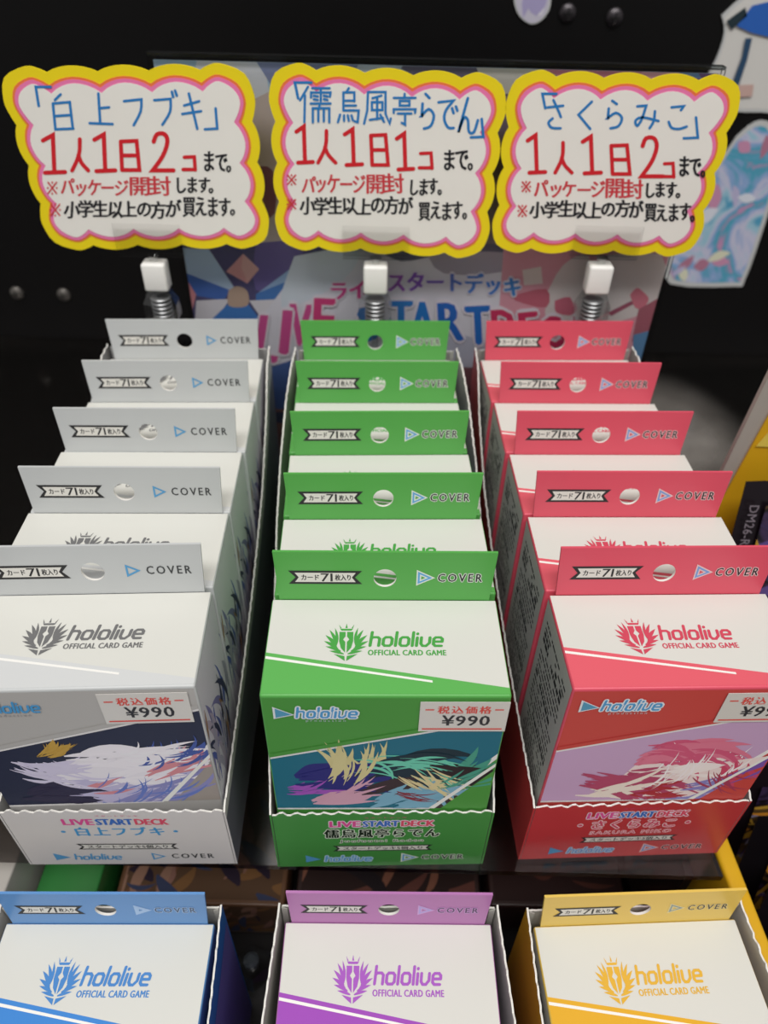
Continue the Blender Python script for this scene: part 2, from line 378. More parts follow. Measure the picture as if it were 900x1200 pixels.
def deck_meshes(name, T):
    """all the shared meshes of one kind of deck box, as (part name, mesh or builder) pairs"""
    out = {}
    mb = MB(); mb.box((-BW/2, -BD/2, 0), (BW/2, BD/2, BH), mat(T['main'], .35, .45))
    out['carton'] = (mb, dict(bevel=.7, smooth=True))
    out['hang_tab'] = (tab_mesh(T), {})
    # top print: white field, coloured band under a slanting line
    top = Print(lambda x, y, l: (x, y, BH+.04+l))
    h = BD/2-.5; W = BW/2-.35
    yl, yr = h-.57*BD, h-.91*BD
    def ln(x): return yl+(yr-yl)*(x+W)/(2*W)
    top.poly([(-W,h),(-W,ln(-W)),(W,ln(W)),(W,h)], 'd6d6d0')
    top.poly([(-W,ln(-W)),(-W,-BD/2+.7),(W,-BD/2+.7),(W,ln(W))], T['band'])
    def ln2(x, k): return ln(x)-k
    top.poly([(-W,ln2(-W,1.3)),(-W,ln2(-W,2.2)),(W*.38,ln2(W*.38,2.0)),(W*.38,ln2(W*.38,1.3))], 'f0efeb', .03)
    out['top_print'] = (top.mb, {})
    e = Print(lambda x, y, l: (x, y, BH+.09+l))
    for i, p in enumerate(emblem()): e.poly([(-11.2+a*11.2, .9+b*12.2) for a, b in p], T['mark'], i*.006)
    out['crest_print'] = (e.mb, {})
    e = Print(lambda x, y, l: (x, y, BH+.09+l))
    e.word(-4.8, -.9, 17.0, 4.9, T['mark'])
    e.text('OFFICIAL CARD GAME', -4.9, -3.9, 17.2, -2.0, T['mark'], .09, 1.08)
    out['title_print'] = (e.mb, {})
    # hang tab print
    def tf(x, z, l): return (x, BD/2-.2+LEAN*(z/TH)-.06-l, BH+z)
    t = Print(tf)
    banner(t, -28.6, 6.2, -6.8, 11.2, [('カード', -24.8, -19.6, .3, .7), ('71', -19.0, -15.6, .2, .8), ('枚入り', -14.8, -10.2, .27, .73)])
    v, f = rtri(11.6, 8.7, 3.7, .6)
    if T['halo']:
        v2, f2 = rtri(11.6, 8.7, 3.7, 1.4); t.raw(v2, f2, T['halo'], .02)
    t.raw(v, f, T['tri'], .04)
    t.text('COVER', 15.8, 7.3, 28.9, 10.3, T['cover'], .07, 1.35, outline=T['halo'], ow=.3)
    out['tab_print'] = (t.mb, {})
    # right side: busy art; left side: grey small print panel
    a = Print(lambda x, y, l: (BW/2+.05+l, x, y))
    base = {'white': 'e4e1ea', 'green': '2a5a60', 'red': 'a8607c', 'blue': '3f5cb0', 'purple': '6a3a84', 'yellow': 'a87a30'}[name]
    pal = {'white': ('8a86b8','f0eef4','5c6cb8','c0b4c8','3c4060','a8805c','b4b0c4'), 'blue': ('7c88d8','2c3c88','a090c8','5060c0')}.get(name, ('7c5a88','d8c0b0','404058','98a0c0'))
    a.poly([(-BD/2+.8,1),(BD/2-.8,1),(BD/2-.8,BH-1),(-BD/2+.8,BH-1)], base)
    flow(a, (-BD/2+.8,1,BD/2-.8,BH-1), [(c, 0, 45, 40 if i % 2 else 16, 1.3, 26, 3.2, .8, 7) for i, c in enumerate(pal)], 5, .02, .002)
    out['side_print'] = (a.mb, {})
    b = Print(lambda x, y, l: (-BW/2-.05-l, -x, y))
    b.poly([(-BD/2+.8,1),(BD/2-.8,1),(BD/2-.8,BH-1),(-BD/2+.8,BH-1)], 'bfbdb8')
    rnd = random.Random(3)
    for k in range(24):                            # illegible small print and a barcode
        x = -13; y = BH-8-k*2.6
        while x < 12:
            l = rnd.uniform(.5, 3.2)
            if rnd.random() < .82: b.poly([(x,y),(min(x+l,13),y),(min(x+l,13),y+(1.9 if k in (2, 3, 9, 15) else 1.0)),(x,y+(1.9 if k in (2, 3, 9, 15) else 1.0))], '39393b', .02)
            x += l+.5
    x = -11
    while x < 11:
        l = rnd.choice((.3, .5, .8)); b.poly([(x,8),(x+l,8),(x+l,26),(x,26)], '26262a', .02); x += l+rnd.choice((.35, .6))
    out['small_print'] = (b.mb, {})
    return out
def front_print(name, T):
    fr = Print(lambda x, y, l: (x, -BD/2-.05-l, y))
    W = BW/2-.5; top = BH-1
    bg, items = ART.get(name, ('808080', []))
    fr.poly([(-W,1),(W,1),(W,top),(-W,top)], T['front'])
    a0, a1 = 66.0, 86.0
    fr.poly([(-W,a0+1.2),(-W,36),(W*.45,36),(W,66),(W,a1+1.2)], 'eceaea', .03)
    fr.poly([(-W,a0),(-W,37),(W*.38,37),(W,69),(W,a1)], bg, .05)
    flow(fr, (-W+.3, 37, W-.3, 84), items, 11, .06, .0009)
    flow(fr, (-W+.3, 37, W-.3, 84), items[::-1]+items, 12, .14, .0004, .45)
    fr.poly([(-W,a0+1.2),(W,a1+1.2),(W,a1+3),(-W,a0+3)], T['front'], .24)
    fr.poly([(W*.56,37),(W,60),(W,37)], T['front'] if name != 'white' else 'a39a94', .22)
    fr.poly([(W*.50,37),(W,62),(W,64),(W*.44,37)], 'eeeeea', .25)
    return fr

def logo_front(T, name):
    p = Print(lambda x, y, l: (x, -BD/2-.28-l, y))
    if name == 'white': x0 = -32.5
    else: x0 = -31.0
    if name != 'white':
        p.word(x0+6.2, 87.3, x0+23.5, 92.6, '4f9fd8', outline='e8eef4')
        for tt, c, l in ((4.9, 'e8eef4', 0), (3.7, '58a0c4', .05)):
            v = [(x0+2.6-.5*tt, 89.6-.55*tt), (x0+3.0+.62*tt, 89.6-.15*tt), (x0+2.6-.5*tt, 89.6+.62*tt)]
            p.poly(v, c, .02+l)
    else:
        p.word(x0+6.2, 87.3, x0+23.5, 92.6, '4f9fd8')
        p.poly([(x0+.6, 87.4), (x0+5.2, 89.4), (x0+.6, 92.2)], '58a0c4', .04)
    p.text('production', x0+9, 85.3, x0+20, 86.7, 'c0d0d8' if name != 'white' else '8a8a90', .0, 1.5)
    return p
def sticker(parent, x0, x1, y1, hgt):
    """price sticker on the front face; its lettering is a sub-part"""
    y0 = y1-hgt
    mb = MB(); f = -BD/2-.42
    mb.prism([Vector((x0,f,y0)),Vector((x1,f,y0)),Vector((x1,f,y1)),Vector((x0,f,y1))], (0,.12,0), mat('dcd9d4', .3, .5))
    st = mb.build('price_sticker', parent); st['label'] = 'white price sticker with red and black print'
    p = Print(lambda x, y, l: (x, f-.03-l, y)); W = x1-x0
    p.text('税込価格', x0+W*.20, y0+hgt*.62, x0+W*.80, y0+hgt*.87, 'e2544c', .1, 1.25)
    for a, b in ((.06,.16),(.84,.94)): p.poly([(x0+W*a,y0+hgt*.73),(x0+W*b,y0+hgt*.73),(x0+W*b,y0+hgt*.77),(x0+W*a,y0+hgt*.77)], 'e2544c', .03)
    p.text('¥990', x0+W*.26, y0+hgt*.21, x0+W*.80, y0+hgt*.56, '35353a', .14, 1.1)
    p.poly([(x0+W*.04,y0+hgt*.07),(x0+W*.96,y0+hgt*.07),(x0+W*.96,y0+hgt*.115),(x0+W*.04,y0+hgt*.115)], 'e2544c', .03)
    p.build('sticker_print', st)

_dm = {}
def make_deck(theme, loc, rz, label, group, front=False, strip=()):
    T = THEMES[theme]
    o = empty('deck_box', loc, rz, label, 'card box', group)
    if theme not in _dm:
        _dm[theme] = {}
        for nm, (mb, kw) in deck_meshes(theme, T).items():
            ob = mb.build(nm, o, **kw); _dm[theme][nm] = ob.data
    else:
        for nm, me in _dm[theme].items():
            if nm in strip: continue
            ob = bpy.data.objects.new(nm, me); COL.objects.link(ob); ob.parent = o
    if front:
        front_print(theme, T).build('front_print', o)['label'] = 'abstract printed colour field on the front'
        logo_front(T, theme).build('maker_mark', o)
        x1 = {'white': 31.6, 'green': 33.9, 'red': 34.0}[theme]
        sticker(o, x1-24.5, x1, BH-2.2, 14.0)
    return o

# ------------------------------------------------------------------ display trays
def tray(theme, loc, rz, yf, yr, prof, spl, label, seed, lip_h=37.0):
    T = THEMES[theme]; rnd = random.Random(seed)
    o = empty('display_tray', loc, rz, label, 'display tray', 'open card box trays')
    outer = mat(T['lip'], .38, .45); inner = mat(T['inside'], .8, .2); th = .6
    hw = BW/2+1.3
    def ht(y):
        t = max(prof[0][0], min(prof[-1][0], y))
        for (a, za, sa), (b, zb, sb) in zip(prof, prof[1:]):
            if a <= t <= b:
                u = (t-a)/(b-a or 1); return za+(zb-za)*u, (sa+(sb-sa)*u)
        return prof[-1][1], prof[-1][2]
    n = int((yr-yf)/1.1)
    for s in (-1, 1):
        mb = MB(); V = []
        for i in range(n+1):
            y = yf+(yr-yf)*i/n; z, sp = ht(y); sp *= spl[0 if s < 0 else 1]
            z += (.4 if (i//2) % 2 else -.25)+rnd.uniform(-.3, .3)
            V += [(s*(hw+.8), y, 0), (s*(hw+.8+sp), y, z), (s*(hw+.8+sp-th), y, z+rnd.uniform(-.1, .1)), (s*(hw+.8-th), y, 0)]
        q = []; e = []; w_ = []
        for i in range(n):
            a, b = 4*i, 4*i+4
            q.append((a, b, b+1, a+1)); e.append((a+1, b+1, b+2, a+2)); w_.append((a+2, b+2, b+3, a+3))
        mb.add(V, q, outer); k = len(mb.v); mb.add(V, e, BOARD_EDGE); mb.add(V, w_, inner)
        mb.add(V, [(0, 1, 2, 3), (4*n, 4*n+1, 4*n+2, 4*n+3)], outer)
        if theme == 'blue' and s > 0:
            pass
        sw = mb.build('side_wall', o)
        if theme in ('blue', 'white'):
            # printed strip on the outer side
            mb = MB(); V = []
            for i in range(0, n+1, 2):
                y = yf+(yr-yf)*i/n; z, sp = ht(y); sp *= spl[0 if s < 0 else 1]
                V += [(s*(hw+.86), y, 0), (s*(hw+.86+sp*.88), y, z*.88)]
            mb.add(V, [(2*i, 2*i+2, 2*i+3, 2*i+1) for i in range(len(V)//2-1)], mat('6a66a8' if theme == 'blue' else '73707e', .4, .4))
            mb.build('side_print', sw)
    for nm, y, z, dx in (('back_wall', yr, ht(yr)[0]-1, 0), ('front_wall', yf, lip_h, 0)):
        mb = MB(); m = 60; V = []
        d = th if y == yf else -th
        z1 = z
        for i in range(m+1):
            x = -hw+2*hw*i/m; zz = z1+((.6 if (i//2) % 2 else -.4)+rnd.uniform(-.45, .45) if y == yf else rnd.uniform(-.3, .3))
            V += [(x, y, 0), (x, y, zz), (x, y+d, zz), (x, y+d, 0)]
        sgn = 1
        mb.add(V, [(4*i, 4*i+4, 4*i+5, 4*i+1) for i in range(m)], outer)
        mb.add(V, [(4*i+1, 4*i+5, 4*i+6, 4*i+2) for i in range(m)], BOARD_EDGE)
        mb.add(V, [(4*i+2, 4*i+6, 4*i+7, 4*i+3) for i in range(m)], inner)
        fw = mb.build(nm, o)
        if nm == 'front_wall' and theme in LIPS:
            # torn corner tufts of bare card
            p = Print(lambda x, zz, l: (x, yf-.05-l, zz)); LIPS[theme](p); p.build('lip_print', fw)
    # folded corner flaps at the rear
    for s in (-1, 1):
        z = ht(yr)[0]; mb = MB()
        mb.prism([Vector((s*hw, yr-.9, 40)), Vector((s*hw, yr-.9, z)), Vector((s*(hw-1.9), yr-.9, z-1.5)), Vector((s*(hw-1.9), yr-.9, 40))], (0, -.4, 0), inner)
        mb.build('corner_flap', o)
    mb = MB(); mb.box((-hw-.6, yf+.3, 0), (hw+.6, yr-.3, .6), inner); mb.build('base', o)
    return o

def lip_common(p, T, ctxt, ltxt, ccol, outline, y=0):
    p.text('スタートデッキ', -6, 34.0, 8, 35.0, 'd05a8c', .0)
    for w_, x0, x1, c in (('LIVE', -17, -7.2, 'e0559a'), ('START', -6.2, 5.4, '3f72c4'), ('DECK', 6.4, 17, 'e0556f')):
        p.text(w_, x0, 28.6, x1, 32.4, c, .25, outline='f0e4ee' if outline else None, ow=.5)
    p.text(ctxt, -19, 21.2, 19, 27.0, ccol, .2, 1.15, outline=outline, ow=.5)
    if ltxt: p.text(ltxt, -14, 17.4, 14, 19.6, ccol, .0, 1.25, outline=outline, ow=.25)
    banner(p, -16.5, 11.4, 17.5, 15.4, [('スタートデッキ5個入り', -13, 14, .22, .78)])
    p.word(-19.5, 3.6, -3, 8.2, T['tri'] if outline else '5a9fd0', outline='b8d4e8' if outline else None)
    p.poly([(-26, 3.4), (-20.6, 5.4), (-26, 8.6)], '5a9fd0', .04)
    v, f = rtri(9.5, 6.0, 4.2, .6)
    if T['halo']: v2, f2 = rtri(9.5, 6.0, 4.2, 1.6); p.raw(v2, f2, T['halo'], .02)
    p.raw(v, f, T['tri'], .04)
    p.text('COVER', 14.2, 4.6, 28.6, 7.8, T['cover'], .1, 1.35, outline=T['halo'], ow=.35)
LIPS = {
 'white': lambda p: lip_common(p, THEMES['white'], '・白上フブキ・', None, '4a9ad0', None),
 'green': lambda p: lip_common(p, THEMES['green'], '儒烏風亭らでん', 'Juufuutei Raden', '1c2a1c', 'dfe8d8'),
 'red': lambda p: lip_common(p, THEMES['red'], '・さくらみこ・', 'SAKURA MIKO', 'd0506a', 'f0d8dc')}

RISER = 96.0
D = 35.553
ROWS = {  # tx, ty, rot and per-box (dy, rot, dx)
 'green': (0.44, 155.46, 2.24, [(-1.8,-.65,.3),(-.31,.13,.65),(.87,.66,.13),(1.53,.2,-.28),(1.41,.32,-.6)]),
 'red': (84.68, 160.77, 3.29, [(-2.0,-.75,.4),(-1.3,-1.2,.5),(-.7,-1.1,.31),(-.31,-1.26,.06),(.33,-.34,-.6)]),
 'white': (-85.7, 153.8, 1.68, [(-.51,1.68,-.21),(1.23,.33,-.27),(.78,.54,-.19),(-.22,1.12,.18),(-.15,1.36,-.04)])}
PROF_BACK = [(-39,37,0),(-33,38.5,.3),(-25,41,1),(10,48,2.2),(40,56,3),(60,62,3.2),(85,70,3.2),(115,86,2.6),(133,99,1.6),(147,101,.8)]
PROF_GREEN = [(-39,37,0),(-33,40,.3),(-25,44,1),(10,54,2.2),(40,64,3.2),(60,74,3.6),(85,84,3.6),(115,94,3),(133,100,1.8),(147,101,.8)]
NAMES = {'white': ('silver-white', 'left'), 'green': ('green', 'middle'), 'red': ('red', 'right')}
ORD = ['frontmost', 'second from the front', 'middle one', 'second from the back', 'rearmost']
for th in ('green', 'red', 'white'):
    tx, ty, ta, ex = ROWS[th]; a = radians(ta)
    cn, pos = NAMES[th]
    tray(th, (tx, ty, RISER), a, -D-2.9, 4*D+6.4, PROF_GREEN if th == 'green' else PROF_BACK, (1, 1.1) if th == 'green' else (1, .5) if th == 'white' else (.7, 1),
         'open %s cardboard display tray holding five deck boxes, %s of the back row' % (cn, pos), hash(th) % 1 + len(th))
    for i in range(5):
        dy, rb, dx = ex[i]; b = radians(rb)
        # centre of the box: half a depth in front of its rear edge
        lx, ly = dx+sin(b)*BD/2, D*i+dy-cos(b)*BD/2
        wx, wy = tx+lx*cos(a)-ly*sin(a), ty+lx*sin(a)+ly*cos(a)
        extra = {0: ' with price sticker'}.get(i, '')
        make_deck(th, (wx, wy, RISER+.7), a+b, '%s card deck box%s, %s in the %s tray' % (cn, extra, ORD[i], cn),
                  'deck boxes in the %s tray' % cn, front=(i == 0), strip=(() if th == 'x' else ('small_print',) if th != 'red' else ('side_print',)))

FRONT = {'purple': (4.79, 97.23, .79), 'blue': (-86.26, 95.0, 1.22), 'yellow': (86.79, 99.26, 3.37)}
PROF_FRONT = [(-180,37,0),(-172,40,.3),(-120,48,1.5),(-85,62,2.2),(-60,84,2.6),(-48,94,2.6),(-30,99,2.2),(-12,100,1.2),(0,101.5,.4),(6,102,.2)]
for th, (tx, ty, ta) in FRONT.items():
    a = radians(ta)
    pos = {'purple': 'middle', 'blue': 'left', 'yellow': 'right'}[th]
    tray(th, (tx, ty, .6), a, -180, 4.2, PROF_FRONT, {'purple': (1, 1.1), 'blue': (1, .5), 'yellow': (.5, 1.2)}[th],
         'open %s cardboard display tray on the lower level, %s of the front row' % (th, pos), len(th)+9)
    ly = -BD/2
    make_deck(th, (tx-ly*sin(a), ty+ly*cos(a), 1.3), a, '%s card deck box standing in the %s display tray, front row' % (th, th), 'deck boxes of the front row',
              strip=())

# ------------------------------------------------------------------ signs: cloud-shaped cards
def cloud(cx, cz, hw, hh, inset, depth, rot=0.0):
    """scalloped outline with round corners: 5 bumps across, 4 up the sides; cusps sink `depth` below the bumps"""
    w_, h_ = hw-inset, hh-inset
    def bumps(a, b, n):                            # cusps between a and b, arcs bulging to the left of a->b
        a = Vector(a); b = Vector(b); d = (b-a)/n; nn = Vector((-d.y, d.x)).normalized(); out = []
        for i in range(n):
            for j in range(8): out.append(a+d*(i+j/8)+nn*depth*sin(pi*j/8)**.8)
        return out
    def corner(sx, sz, rev):
        A = [(.60*hw, h_-depth), (.66*hw, h_-.35*depth), (.76*hw-.2*inset, h_), (.94*hw-.85*inset, .9*hh-.85*inset), (w_, .68*hh-.2*inset), (w_-.35*depth, .53*hh), (w_-depth, .43*hh)]
        A = [(p[0]*sx, p[1]*sz) for p in (A[::-1] if rev else A)]
        return [Vector(p) for p in smooth_pts(A, 3)[:-1]]
    out = []
    t = h_-depth; r = w_-depth
    # clockwise from the upper left
    out += bumps((-.60*hw, t), (.60*hw, t), 3)
    out += corner(1, 1, False)
    out += bumps((r, .43*hh), (r, -.43*hh), 2)
    out += corner(1, -1, True)
    out += bumps((.60*hw, -t), (-.60*hw, -t), 3)
    out += corner(-1, -1, False)
    out += bumps((-r, -.43*hh), (-r, .43*hh), 2)
    out += corner(-1, 1, True)
    cr, sr = cos(rot), sin(rot)
    return [(cx+p.x*cr-p.y*sr, cz+p.x*sr+p.y*cr) for p in out]

G = {
 '「': [[(.9,.97),(.15,.97),(.3,.2)]],
 '」': [[(.75,.95),(.85,.03),(.1,.0)]],
 '白': [[(.42,1),(.2,.84)],[(.12,.74),(.22,0),(.92,.02)],[(.12,.74),(.78,.78),(.9,.02)],[(.2,.38),(.82,.41)]],
 '上': [[(.38,1),(.46,.05)],[(.44,.52),(.85,.55)],[(0,.03),(1,.0)]],
 'フ': [smooth_pts([(.0,.88),(.5,.92),(.9,.95)],2)+smooth_pts([(.9,.95),(.86,.5),(.5,.0)],3)],
 'ブ': [[(.0,.76),(.72,.8)]+smooth_pts([(.72,.8),(.7,.4),(.36,.0)],3),[(.78,1.02),(.84,.86)],[(.92,1.06),(1,.9)]],
 'キ': [[(.1,.66),(.9,.78)],[(.0,.42),(1,.5)],[(.35,1),(.8,0)]],
 'さ': [[(.05,.74),(.95,.8)],smooth_pts([(.4,1),(.7,.6),(.82,.4)],3),smooth_pts([(.35,.35),(.12,.2),(.3,.02),(.8,.0)],3)],
 'く': [[(.85,1),(.05,.52),(.75,0)]],
 'ら': [[(.4,1),(.66,.88)],smooth_pts([(.2,.72),(.15,.4),(.12,.36)],2)+smooth_pts([(.12,.36),(.6,.56),(.95,.38),(.75,.08),(.3,.0)],3)],
 'み': [[(.1,.9),(.48,.93)]+smooth_pts([(.48,.93),(.3,.4),(.1,.1),(.02,.3),(.3,.45),(1,.3)],3),smooth_pts([(.85,.7),(.8,.3),(.62,0)],3)],
 'こ': [[(.2,.92),(.85,.97),(.7,.8)],smooth_pts([(.05,.3),(.2,.05),(.6,.0),(1,.1)],3)],
 'で': [[(.0,.86),(.8,.92)]+smooth_pts([(.8,.92),(.4,.6),(.3,.3),(.5,.02),(.8,.0)],3),[(.72,.66),(.8,.5)],[(.92,.72),(1,.58)]],
 'ん': [[(.5,1),(.02,0)]+smooth_pts([(.02,0),(.3,.42),(.5,.35),(.55,.02),(.8,.0),(1,.35)],3)],
 '儒': [[(.26,1),(.0,.62)],[(.16,.76),(.14,0)],[(.4,.96),(.97,.96)],[(.36,.7),(.36,.84),(1,.84),(.98,.72)],[(.68,.96),(.68,.6)],[(.45,.75),(.58,.73)],[(.45,.65),(.58,.63)],[(.78,.75),(.9,.73)],[(.78,.65),(.9,.63)],[(.35,.53),(1,.53)],[(.66,.53),(.62,.4)],[(.42,0),(.42,.4),(.96,.4),(.96,.0)],[(.6,.4),(.6,.03)],[(.78,.4),(.78,.03)]],
 '烏': [[(.5,1),(.38,.88)],[(.25,.88),(.25,.36)],[(.25,.88),(.75,.88),(.75,.62)],[(.25,.64),(.76,.64)],[(.25,.5),(.82,.5)],[(.25,.36),(.95,.36),(.9,.02),(.75,.05)],[(.1,.24),(.0,.02)],[(.28,.22),(.28,.06)],[(.45,.22),(.5,.06)],[(.62,.22),(.68,.08)]],
 '風': [[(.15,.97),(.12,.4),(0,0)],[(.15,.97),(.82,.97),(.82,.3),(.98,.0),(1.02,.16)],[(.66,.86),(.32,.78)],[(.3,.66),(.3,.42),(.7,.42),(.7,.66),(.3,.66)],[(.5,.8),(.5,.14)],[(.22,.12),(.72,.18)],[(.62,.28),(.76,.06)]],
 '亭': [[(.5,1),(.5,.9)],[(.05,.87),(.95,.87)],[(.3,.77),(.3,.62),(.7,.62),(.7,.77),(.3,.77)],[(.05,.38),(.05,.5),(.95,.5),(.93,.38)],[(.22,.36),(.78,.36)],[(.52,.36),(.52,0),(.38,.06)]],
 '1': [[(.0,.84),(.45,.98),(.52,.02)],[(.1,.0),(1,.02)]],
 '人': [smooth_pts([(.5,1),(.45,.5),(.05,0)],3),smooth_pts([(.42,.5),(.6,.25),(1,0)],3)],
 '日': [[(.1,.98),(.16,0)],[(.1,.98),(.82,1),(.95,0),(.16,0)],[(.14,.5),(.88,.5)]],
 '2': [smooth_pts([(.1,.8),(.25,1),(.6,1),(.72,.78),(.5,.4),(.05,.02)],3)+[(1,.02)]],
 'コ': [[(.1,.97),(.9,1),(.98,.0)],[(.0,.04),(.98,.04)]],
 '※': [[(.1,.9),(.9,.1)],[(.9,.9),(.1,.1)],[(.5,.92),(.5,.86)],[(.5,.12),(.5,.06)],[(.05,.5),(.1,.5)],[(.9,.5),(.95,.5)]],
}
BLUE, REDM, BLK, RED2 = '2b7fc6', 'd8242f', '25252a', 'd4404a'
SY = 312.0
def sign(cx, cz, hw, hh, rot, crop, big, small, label):
    x0c, y0c, sc_ = crop
    root = empty('shop_sign', (cx, SY, cz-hh), 0, label, 'sign', None)
    def L(x, z, y): return Vector((x-cx, y-SY, z-cz+hh))
    for nm, ins, sag, col, y, t in (('card', 0, 2.0, 'f4dc1c', 312, .8), ('orange_line', 3.5, 2.6, 'f07c48', 311.85, .1), ('pink_line', 4.3, 2.9, 'f27fb4', 311.7, .1), ('white_field', 5.6, 3.3, 'f3f0ea', 311.55, .1)):
        pts = cloud(cx, cz, hw, hh, ins, sag, rot)
        mb = MB(); mb.prism([L(x, z, y) for x, z in pts], (0, t, 0), mat(col, .5, .3))
        ob = mb.build(nm, root)
    YP = 311.45
    def put(mb, v2, fs, col, k):
        pts = []
        for g in v2:
            p = at_y(YP, x0c+g[0]*sc_, y0c+g[1]*sc_); pts.append(L(p.x, p.z, YP-k-(g[2]*.01 if len(g) > 2 else 0)))
        mb.add(pts, [f[::-1] for f in fs], ink(col))
    mb = MB(); k = 0
    for ch, bx, col, wd in big:
        X0, Y0, X1, Y1 = bx
        st = [[(X0+p[0]*(X1-X0), Y1-p[1]*(Y1-Y0)) for p in s_] for s_ in G[ch]]
        v, f = ribbon(st, wd*1.2); put(mb, v, f, col, k*.002); k += 1
    mb.build('large_lettering', root)
    mb = MB()
    for body, bx, col, off in small:
        X0, Y0, X1, Y1 = bx
        if body in G:
            st = [[(X0+p[0]*(X1-X0), Y1-p[1]*(Y1-Y0)) for p in s_] for s_ in G[body]]
            v, f = ribbon(st, 5.6); put(mb, v, f, col, k*.002); continue
        rnd = random.Random(len(body)+int(X0))
        n = len(body); cw = (X1-X0)/n
        for i, ch in enumerate(body):
            v, f = text2d(ch, 0)
            if not v: continue
            s_ = cw*1.12; hgt = (Y1-Y0)*rnd.uniform(.93, 1.05); bx_ = X0+cw*i-.04*cw; by = Y1-(Y1-Y0)*.08+rnd.uniform(-3, 3)
            sh = rnd.uniform(-.06, .1)
            vv = [(bx_+(x+sh*y)*s_, by-(y+.02)*hgt*1.02) for x, y in v]
            for q_, (dx, dy) in enumerate(((0, 0), (off*70, 0), (-off*70, 0), (0, off*60))): put(mb, [(a_+dx, b_+dy) for a_, b_ in vv], f, col, .004+q_*.006)
    mb.build('small_lettering', root)
    return root
def L2(d): return d
sign(-99.2, CAMZ-90.6, 47.6, 34.2, radians(2.0), (10, 80, 290/900),
 [('「',(88,65,160,155),BLUE,8),('白',(150,95,243,222),BLUE,8),('上',(295,92,378,203),BLUE,8),('フ',(420,108,490,207),BLUE,8),('ブ',(530,88,612,205),BLUE,8),('キ',(632,92,700,220),BLUE,8),('」',(708,142,768,222),BLUE,8),
  ('1',(125,240,205,380),REDM,13),('人',(228,258,290,372),REDM,12),('1',(312,238,388,374),REDM,13),('日',(400,264,480,370),REDM,12),('2',(520,240,600,374),REDM,13),('コ',(635,322,680,370),REDM,11)],
 [('まで。',(706,295,836,380),BLK,.032),('※',(140,410,178,460),RED2,.01),('パッケージ',(190,398,432,464),RED2,.026),('開封',(438,388,588,466),RED2,.026),('します。',(605,392,770,458),BLK,.032),
  ('※',(150,490,190,540),RED2,.01),('小学生以上の方が',(202,478,622,545),BLK,.032),('買えます。',(634,462,850,540),BLK,.032)],
 'cloud-shaped handwritten price limit card, leftmost of the three')
sign(-3.0, CAMZ-89.9, 44.6, 34.6, radians(-1.4), (300, 60, 1/3),
 [('「',(125,108,202,180),BLUE,8),('儒',(155,125,262,250),BLUE,7),('烏',(288,130,365,252),BLUE,7),('風',(380,140,472,255),BLUE,7),('亭',(480,150,565,258),BLUE,7),('ら',(575,150,628,272),BLUE,8),('で',(642,165,708,270),BLUE,8),('ん',(710,165,780,285),BLUE,8),('」',(750,235,808,303),BLUE,8),
  ('1',(142,262,200,392),REDM,12),('人',(215,280,280,392),REDM,11),('1',(312,272,373,400),REDM,12),('日',(397,294,468,400),REDM,11),('1',(495,287,553,416),REDM,12),('コ',(574,358,620,412),REDM,10)],
 [('まで。',(655,338,790,425),BLK,.032),('※',(108,432,142,472),RED2,.01),('パッケージ',(160,428,384,500),RED2,.026),('開封',(386,430,518,502),RED2,.026),('します。',(535,442,674,508),BLK,.032),
  ('※',(108,518,142,558),RED2,.01),('小学生以上の方が',(155,508,550,575),BLK,.032),('買えます。',(572,522,765,595),BLK,.032)],
 'cloud-shaped handwritten price limit card, middle of the three')
sign(85.6, CAMZ-88.6, 43.6, 33.8, 0.0, (570, 0, 330/900),
 [('「',(170,298,230,358),BLUE,7),('さ',(192,320,248,410),BLUE,7),('く',(292,325,345,412),BLUE,7),('ら',(380,322,436,410),BLUE,7),('み',(475,332,550,410),BLUE,7),('こ',(580,337,640,412),BLUE,7),('」',(625,372,685,442),BLUE,7),
  ('1',(132,430,188,552),REDM,11),('人',(217,456,273,552),REDM,10),('1',(308,434,366,554),REDM,11),('日',(392,464,462,556),REDM,10),('2',(492,442,565,566),REDM,11),('コ',(566,522,600,566),REDM,9)],
 [('まで。',(612,492,722,570),BLK,.032),('※',(112,578,142,615),RED2,.01),('パッケージ',(152,572,378,634),RED2,.026),('開封',(378,568,498,634),RED2,.026),('します。',(503,578,640,634),BLK,.032),
  ('※',(100,654,130,694),RED2,.01),('小学生以上の方が',(138,638,500,697),BLK,.032),('買えます。',(505,645,688,708),BLK,.032)],
 'cloud-shaped handwritten price limit card, rightmost of the three')

